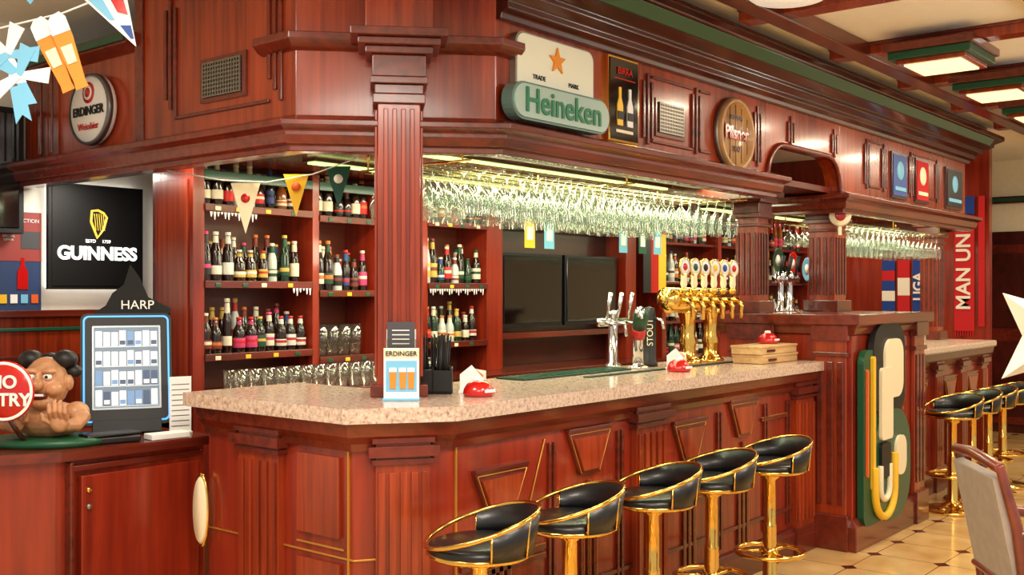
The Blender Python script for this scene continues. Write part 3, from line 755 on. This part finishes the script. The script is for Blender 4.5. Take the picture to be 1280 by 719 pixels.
o = h.obj(parent=fig)
m = o.modifiers.new('rm', 'REMESH'); m.mode = 'VOXEL'; m.voxel_size = .0035; m.use_smooth_shade = True
m = o.modifiers.new('sm', 'SMOOTH'); m.iterations = 2
h = MB('face_details')
for s in (-1, 1):
    h.ell((s*.03, -.07, .227), (.016, .012, .012), PAPER, T); h.ell((s*.03, -.081, .227), (.006, .005, .006), BLACK, T)
h.ell((0, -.082, .157), (.036, .012, .013), mat('mouth_dark', (90, 14, 12), .4), T); h.box(-.024, .024, -.096, -.09, .158, .166, PAPER, T)
h.obj(parent=fig)
h = MB('hair')
for p, r in (((-.065, .02, .285), .045), ((.06, .02, .285), .045), ((0, .04, .27), .05), ((-.085, .03, .24), .03), ((.09, .03, .24), .03)):
    h.ell(p, (r, r, r*.8), BLACK, T)
h.obj(parent=fig)
b = MB('no_entry_board'); T3 = TR(2.00, 4.32, 1.2, CA) @ Matrix.Rotation(PI/2, 4, 'X')
b.lathe([(0, 0), (.12, 0), (.125, .006), (.12, .014), (0, .014)], (0, 0, 0), RED, 36, T3); b.lathe([(.108, .014), (.116, .017), (.12, .014)], (0, 0, 0), PAPER, 36, T3)
b.tube([(2.015, 4.34, 1.1), (2.1, 4.36, .98)], .01, WD); b.obj(parent=fig)
text('NO\nENTRY', (2.00-.7716*.018, 4.32-.6361*.018, 1.2), .072, PAPER, fig, CA, bold=.002)

# ------------------------------------------------------------ garland top left
gar = bpy.data.objects.new('flag_garland', None); sc.collection.objects.link(gar)
F = Vector((.7716, .6361, 0)); R = Vector((.6361, -.7716, 0))
def gp(a, z, d=4.0): p = F*d+R*a; return Vector((p.x, p.y, z))
b = MB('string')
b.tube([gp(-2.2, 2.56), gp(-1.95, 2.6), gp(-1.7, 2.66), gp(-1.5, 2.74), gp(-1.2, 2.93), gp(-1.0, 3.11)], .004, PAPER, 6); b.obj(parent=gar)
def card(name, P, m, a, z, roll, d=3.99, t=.004, extra=()):
    g = MB(name); p = gp(a, z, d); T = Matrix.Translation(p) @ Matrix.Rotation(CA, 4, 'Z') @ Matrix.Rotation(roll, 4, 'Y')
    g.extr([(q[0], 0, q[1]) for q in P], (0, t, 0), m, T)
    for Q, mm, off in extra: g.extr([(q[0], -off, q[1]) for q in Q], (0, off, 0), mm, T)
    g.obj(parent=gar)
AMB = mat('beer_amber', (226, 140, 50), .35)
gl = [(-.025, -.15), (.025, -.15), (.022, -.12), (.036, .05), (.035, .12), (-.035, .12), (-.036, .05), (-.022, -.12)]
foam = [(-.036, .07), (.036, .07), (.036, .125), (.02, .15), (-.015, .145), (-.035, .125)]
ex = [(foam, PAPER, .004), ([(-.018, -.05), (.018, -.05), (.022, .02), (-.022, .02)], CREAM, .005)]
card('beer_cutout_a', gl, AMB, -1.735, 2.50, -.42, 3.99, .004, ex)
card('beer_cutout_b', gl, AMB, -1.668, 2.51, -.36, 3.97, .004, ex)
for (a0, z0, m1, m2) in ((-1.90, 2.50, LBLUE, PAPER), (-1.86, 2.42, PAPER, LBLUE)):
    for k in range(5):
        a = k*2*PI/5+.3
        card('ribbon_loop', [(-.012, .0), (.012, .0), (.032, .11), (-.03, .12)], m1 if k % 2 else m2, a0, z0, a, 3.98+.003*(k % 3))
card('ribbon_tail', [(-.025, 0), (.025, 0), (.03, -.14), (0, -.11), (-.03, -.14)], LBLUE, -1.87, 2.38, -.2, 3.985)
card('flag', [(-.11, .09), (.06, .11), (.1, -.1)], PAPER, -1.52, 2.63, 0, 3.99, .004, [([(-.09, .085), (-.03, .085), (.02, .0), (-.0, .0)], LBLUE, .004), ([(0, .085), (.05, .085), (.07, .02), (.03, .03)], RED, .004), ([(.04, -.02), (.08, -.02), (.092, -.07), (.08, -.07)], BLUE, .004)])
card('flag_small', [(-.1, .06), (.06, .07), (-.02, -.03)], LBLUE, -1.8, 2.72, 0, 3.99)

pn = MB('pennant_string')
pn.tube([(2.92, 4.6, 2.2), (3.03, 4.3, 2.14), (3.1, 4.05, 2.12), (3.25, 3.9, 2.16), (3.4, 3.75, 2.24)], .003, PAPER, 6)
def pen(c, w, h, m, m2):
    T = TR(c[0], c[1], c[2], CA)
    pn.extr([(-w, 0, 0), (w, 0, 0), (0, 0, -h)], (0, .003, 0), m, T); pn.lathe([(0, 0), (.022, 0), (.022, .004), (0, .004)], (0, 0, 0), m2, 14, T @ TR(0, 0, -h*.3) @ Matrix.Rotation(PI/2, 4, 'X'))
pen((3.06, 4.16, 2.12), .07, .24, CREAM, RED); pen((3.2, 3.96, 2.16), .06, .2, YEL, ORANGE); pen((3.34, 3.82, 2.2), .06, .2, GREEN, PAPER)
pn.obj()
pn = MB('pennant_string')
pn.tube([(4.9, 4.1, 2.2), (5.3, 4.1, 2.08), (5.9, 4.1, 2.06), (6.5, 4.1, 2.06), (7.0, 4.1, 2.2)], .003, PAPER, 6)
for x, m in ((5.15, YEL), (5.35, LBLUE), (6.2, LBLUE), (6.45, GREEN), (6.65, LBLUE)):
    T = TR(x, 4.1, 2.06); pn.box(-.05, .05, 0, .003, -.18, .0, m, T); pn.box(-.03, .03, -.002, 0, -.13, -.05, PAPER, T)
pn.obj()

# ------------------------------------------------------------ things on the counter
Z = 1.171
b = MB('brass_beer_tower')
for x in (5.60, 5.88):
    b.lathe([(0, 0), (.085, 0), (.085, .015), (.065, .03), (.05, .05), (.046, .1), (.056, .14), (.046, .17), (.046, .27), (.06, .3), (.06, .33), (0, .33)], (x, 3.24, Z), BRASS, 24)
T = TR(5.34, 3.24, Z+.385) @ Matrix.Rotation(PI/2, 4, 'Y')
b.lathe([(0, -.02), (.04, -.02), (.058, 0), (.075, .01), (.075, .71), (.058, .72), (.04, .74), (0, .74)], (0, 0, 0), BRASS, 28, T)
for k in range(6):
    x = 5.40+k*.12
    b.tube([(x, 3.19, Z+.385), (x, 3.11, Z+.38), (x, 3.09, Z+.35), (x, 3.09, Z+.27)], [.018, .018, .015, .011], BRASS, 10)
    b.lathe([(.014, 0), (.024, .02), (.014, .04)], (x, 3.15, Z+.42), BRASS, 12)
    b.lathe([(.013, .035), (.02, .06), (.017, .1), (.022, .12), (0, .13)], (x, 3.15, Z+.42), CREAM, 12)
    TT = TR(x, 3.15, Z+.58, CA/2) @ Matrix.Rotation(PI/2, 4, 'X') @ Matrix.Diagonal((.9, 1.25, 1, 1))
    b.lathe([(0, 0), (.040, 0), (.040, .014), (0, .016)], (0, 0, 0), PAPER, 20, TT)
    b.lathe([(0, .016), (.018, .016), (.016, .02), (0, .02)], (0, 0, 0), [RED, DGREEN, BLACK, YEL, BLUE, RED][k], 18, TT)
    b.lathe([(.038, -.002), (.044, 0), (.044, .016), (.040, .018)], (0, 0, 0), BRASS, 20, TT)
b.obj()
b = MB('curved_beer_tap')
b.lathe([(0, 0), (.06, 0), (.06, .01), (.035, .02), (.03, .03)], (5.08, 3.26, Z), CHROME, 20)
b.tube([(5.08, 3.26, Z+.02), (5.08, 3.26, Z+.15), (5.06, 3.24, Z+.24), (5.01, 3.2, Z+.3), (4.96, 3.17, Z+.33)], [.032, .03, .036, .042, .025], CHROME, 16)
b.tube([(5.07, 3.248, Z+.17), (5.055, 3.235, Z+.235)], [.034, .04], RED, 16)
b.tube([(5.055, 3.235, Z+.235), (5.01, 3.198, Z+.301), (4.97, 3.175, Z+.328)], [.041, .045, .03], DGREEN, 16)
b.tube([(4.96, 3.17, Z+.33), (4.93, 3.14, Z+.29)], .01, CHROME)
b.obj()
b = MB('stout_tap')
b.lathe([(0, 0), (.05, 0), (.05, .02), (.04, .03), (.04, .3), (.032, .34), (0, .35)], (5.26, 3.3, Z), BLACK, 20)
b.tube([(5.26, 3.28, Z+.28), (5.24, 3.2, Z+.27), (5.24, 3.19, Z+.22)], .01, CHROME)
o = b.obj(); text('STOUT', (5.225, 3.27, Z+.2), .05, CREAM, o, CA, roll=PI/2)
b = MB('chrome_beer_font')
b.lathe([(0, 0), (.05, 0), (.05, .015), (.028, .03), (.028, .30), (.035, .32), (0, .33)], (5.05, 3.41, Z), CHROME, 20)
b.tube([(4.90, 3.41, Z+.26), (5.2, 3.41, Z+.26)], .024, CHROME, 14)
for x in (4.94, 5.05, 5.16):
    b.tube([(x, 3.39, Z+.26), (x, 3.33, Z+.25), (x, 3.32, Z+.18)], .01, CHROME); b.tube([(x, 3.38, Z+.28), (x, 3.35, Z+.43)], [.008, .013], CHROME)
b.obj()
b = MB('bar_runner_mat')
RG = mat('runner_green', (34, 54, 44), .8, var=.3)
b.box(4.0, 4.95, 3.22, 3.40, Z, Z+.008, RG)
b.box(4.35, 6.0, 3.08, 3.12, Z, Z+.006, RG)
for i in range(19): b.box(4.02+i*.05, 4.04+i*.05, 3.24, 3.38, Z+.008, Z+.012, DGREEN)
b.obj()
b = MB('wooden_crate')
for k, (x0, x1, z0) in enumerate(((6.0, 6.34, Z), (5.98, 6.33, Z+.055))):
    b.box(x0-.17, x1-.03, 2.86, 3.06, z0+.001, z0+.052, PINE); b.box(x0-.175, x1-.025, 2.855, 3.065, z0+.04, z0+.054, PINE)
    b.box(x0-.1, x0, 2.85, 2.86, z0+.015, z0+.03, WD)
b.obj(.003)
for (x, y, z) in ((6.14, 2.98, Z+.111), (3.30, 2.90, Z), (5.02, 2.96, Z)):
    b = MB('red_dome_ashtray')
    b.lathe([(0, 0), (.062, 0), (.066, .012), (.062, .03), (.05, .05), (.028, .064), (0, .07)], (x, y, z), RED, 28)
    b.lathe([(.02, .066), (.016, .078), (0, .08)], (x, y, z), PAPER, 16)
    b.box(x-.03, x+.03, y-.066, y-.06, z+.018, z+.03, PAPER)
    b.obj()
for (x, y) in ((3.38, 3.01), (5.12, 3.04)):
    b = MB('card_holder'); T = TR(x, y, Z, CA)
    b.box(-.055, .055, -.02, .02, 0, .012, PAPER, T)
    for i in range(5): b.extr([(-.05+.012*i, .006*i-.012, .01), (.03+.008*i, .006*i-.012, .01), (.045+.004*i, .006*i-.012, .07+.006*i), (0, .006*i-.012, .12-.004*i), (-.05+.01*i, .006*i-.012, .08+.008*i)], (0, .003, 0), [PAPER, ORANGE, CREAM, PAPER, CREAM][i], T)
    b.obj()
b = MB('straw_and_napkin_caddy'); T = TR(3.27, 3.13, Z, CA)
b.box(-.08, .08, -.05, .05, 0, .012, BLACK, T); b.box(-.08, .08, .045, .05, 0, .11, BLACK, T); b.box(-.08, .08, -.05, -.045, 0, .1, BLACK, T)
b.box(-.08, -.075, -.05, .05, 0, .11, BLACK, T); b.box(.075, .08, -.05, .05, 0, .11, BLACK, T); b.box(-.003, .003, -.05, .05, 0, .11, BLACK, T)
b.box(-.07, -.005, -.04, .04, .01, .1, mat('grey_napkins', (120, 120, 120), .8), T)
for i in range(60):
    x = random.uniform(-.045, .055); y = random.uniform(-.03, .035); b.tube([(x, y, .012), (x*1.3+random.uniform(-.01, .01), y*1.3, .235+random.uniform(-.02, .02))], .003, BLACK, 5, False, T)
b.obj()
b = MB('table_menu_card'); T = TR(2.98, 3.03, Z, CA) @ Matrix.Scale(1.12, 4)
b.box(-.065, .065, -.03, .03, 0, .006, LBLUE, T); b.box(-.063, .063, -.004, 0, .006, .185, PAPER, T); b.box(-.055, .055, -.006, -.004, .03, .14, LBLUE, T)
b.box(-.063, .063, -.006, -.004, .15, .18, CREAM, T)
for x in (-.03, .005, .035): b.extr([(x-.01, -.009, .04), (x+.01, -.009, .04), (x+.013, -.009, .11), (x-.013, -.009, .11)], (0, .003, 0), AMB, T); b.box(x-.013, x+.013, -.0095, -.006, .1, .115, PAPER, T)
b.box(-.063, .063, 0, .004, .006, .185, YEL, T)
o = b.obj(); t = text('ERDINGER', (0, 0, 0), .024, BLACK, o); t.matrix_world = T @ Matrix.Translation((0, -.008, .165)) @ Matrix.Rotation(PI/2, 4, 'X')
b = MB('flyer_holder'); T = TR(3.02, 3.075, Z, CA)
b.box(-.06, .06, 0, .03, 0, .24, GL2, T); b.box(-.055, .055, .003, .02, .005, .31, mat('flyer_grey', (70, 70, 78), .5), T); b.box(-.06, .06, .02, .027, .005, .28, PAPER, T)
for i in range(4): b.box(-.035, .035, .001, .003, .22+.018*i, .224+.018*i, PAPER, T)
b.obj()
mugs('beer_glasses', 8.2, 9.6, 3.15, 1.171, 1, .14, .035, .1)
b = MB('potted_plant')
b.lathe([(0, 0), (.05, 0), (.06, .1), (.05, .1), (0, .09)], (8.1, 3.0, 1.171), GREEN, 16)
for i in range(30):
    a = random.uniform(0, 6.28); r = random.uniform(.03, .1); b.tube([(8.1, 3.0, 1.26), (8.1+r*.5*math.cos(a), 3.0+r*.5*math.sin(a), 1.35), (8.1+r*math.cos(a), 3+r*math.sin(a), 1.33)], [.006, .008, .002], GREEN, 5)
b.obj()
b = MB('chrome_beer_font')
for x in (7.0, 7.15): b.lathe([(0, 0), (.045, 0), (.045, .01), (.025, .03), (.025, .22), (.04, .25), (.03, .28), (0, .29)], (x, 3.3, 1.466), CHROME, 18)
b.tube([(6.92, 3.3, 1.7), (7.25, 3.3, 1.7)], .03, CHROME, 14)
for x in (6.95, 7.08, 7.2): b.tube([(x, 3.28, 1.72), (x, 3.25, 1.86)], [.008, .016], BLACK)
b.obj()

# ------------------------------------------------------------ chair bottom right
ch = MB('dining_armchair'); T = TR(4.49, .93, 0, math.radians(-56))
UPH = mat('grey_beige_upholstery', (160, 146, 134), .8, var=.08)
for y in (-.24, .24):
    ch.tube([(-.3, y, 0), (-.26, y, .25), (-.24, y, .45), (-.28, y, .75), (-.34, y, .97)], [.018, .022, .024, .022, .018], CHW, 8, False, T)
    ch.tube([(.24, y, 0), (.24, y, .44), (.22, y*1.06, .66)], [.018, .022, .02], CHW, 8, False, T)
    ch.tube([(-.28, y, .72), (-.15, y*1.1, .71), (.05, y*1.14, .69), (.2, y*1.1, .67), (.29, y*1.06, .66)], [.018, .022, .026, .028, .02], CHW, 10, False, T)
ch.box(-.25, .27, -.25, .25, .38, .43, CHW, T); ch.box(-.24, .28, -.235, .235, .43, .50, UPH, T)
ch.extr([(-.235, -.225, .52), (-.32, -.225, .93), (-.36, -.225, .92), (-.275, -.225, .51)], (0, .45, 0), UPH, T)
ch.tube([(-.34, -.25, .96), (-.36, 0, .985), (-.34, .25, .96)], .022, CHW, 10, False, T)
ch.tube([(-.27, -.24, .5), (-.27, .24, .5)], .016, CHW, 8, False, T)
ch.obj(.008)

# paper star lantern
b = MB('paper_star_lantern'); p = F*4.4+R*2.24; c = Vector((p.x, p.y, 1.42))
T = Matrix.Translation(c) @ Matrix.Rotation(CA+.3, 4, 'Z')
ring = []
for i in range(10):
    a = 2.5+i*PI/5; r = .30 if i % 2 == 0 else .14; ring.append((r*math.cos(a), 0, r*math.sin(a)))
vs = ring+[(0, -.08, 0), (0, .08, 0)]
b.add(vs, [(i, (i+1) % 10, 10) for i in range(10)]+[((i+1) % 10, i, 11) for i in range(10)], mat('star_paper', (238, 230, 208), .7), False, T)
b.tube([c+Vector((0, 0, .1)), (c.x, c.y, 3.12)], .004, BLACK, 6); b.obj()

# ------------------------------------------------------------ lights
def area(name, loc, size, power, col, sy=None, rot=(0, 0, 0)):
    l = bpy.data.lights.new(name, 'AREA'); l.energy = power; l.color = col; l.size = size
    if sy: l.shape = 'RECTANGLE'; l.size_y = sy
    o = bpy.data.objects.new(name, l); o.location = loc; o.rotation_euler = rot; sc.collection.objects.link(o)
    return o
def point(name, loc, power, col, r=.12):
    l = bpy.data.lights.new(name, 'POINT'); l.energy = power; l.color = col; l.shadow_soft_size = r
    o = bpy.data.objects.new(name, l); o.location = loc; sc.collection.objects.link(o)
warm = (1, .85, .62); wht = (1, .92, .80); gr = (.90, 1, .66)
for i, (x, y) in enumerate(LX):
    area('lamp_light', (x, y, 2.9), .34, 16, warm)
area('room_fill', (.6, .6, 3.0), 1.0, 90, wht); area('room_fill', (2.8, .6, 3.0), 1.0, 58, wht); area('room_fill', (1.2, 2.8, 3.0), .8, 55, wht)  # added fill from the viewer's side to key the bar, no fixtures
area('room_fill', (5.0, .3, 3.0), 1.0, 40, wht)  # more of the added room fill
for x, y in ((5.0, .3), (7.6, .2), (9.8, .6), (2.0, .2)): point('ceiling_fill', (x, y, 2.45), 26, wht, .2)  # bare points added to brighten ceiling and room; no pendants hang here
area('soffit_and_fill', (4.85, 3.31, 2.27), 2.4, 30, gr, .14); area('soffit_and_fill', (8.6, 3.27, 2.27), 2.2, 26, gr, .14)
area('soffit_and_fill', (4.85, 3.65, 2.27), 2.3, 12, gr, .06)
area('soffit_and_fill', (3.1, 4.4, 2.27), .12, 6, warm, 1.0); area('soffit_and_fill', (4.5, 4.33, 2.27), 1.8, 22, warm, .1)
area('soffit_and_fill', (6.6, 3.57, 2.27), .6, 8, gr, .14); area('soffit_and_fill', (8.6, 4.3, 2.27), 2.0, 20, warm, .1)
area('soffit_and_fill', (6.4, 4.3, 2.27), 1.0, 6, warm, .1); area('soffit_and_fill', (3.1, 5.5, 2.27), .25, 11, wht)  # the last one is fill added to whiten the left wall, no fixture
area('soffit_and_fill', (10.6, 4.2, 2.9), .6, 20, warm)
for x in (3.65, 4.3, 5.25): point('shelf_fill', (x, 4.45, 1.85), 3.0, warm, .08)  # bare warm points added in front of the shelving to brighten it
wd = bpy.data.worlds.new('world'); sc.world = wd; wd.use_nodes = True
wd.node_tree.nodes['Background'].inputs['Color'].default_value = (1, .94, .85, 1)
wd.node_tree.nodes['Background'].inputs['Strength'].default_value = .72

# ------------------------------------------------------------ camera
cd = bpy.data.cameras.new('camera'); cam = bpy.data.objects.new('camera', cd); sc.collection.objects.link(cam)
cam.location = (0, 0, 1.6); cam.rotation_euler = (PI/2, 0, CA)
cd.lens = 36*1320/1280; cd.sensor_width = 36; cd.shift_y = 6.5/1280; cd.clip_start = .05
sc.camera = cam
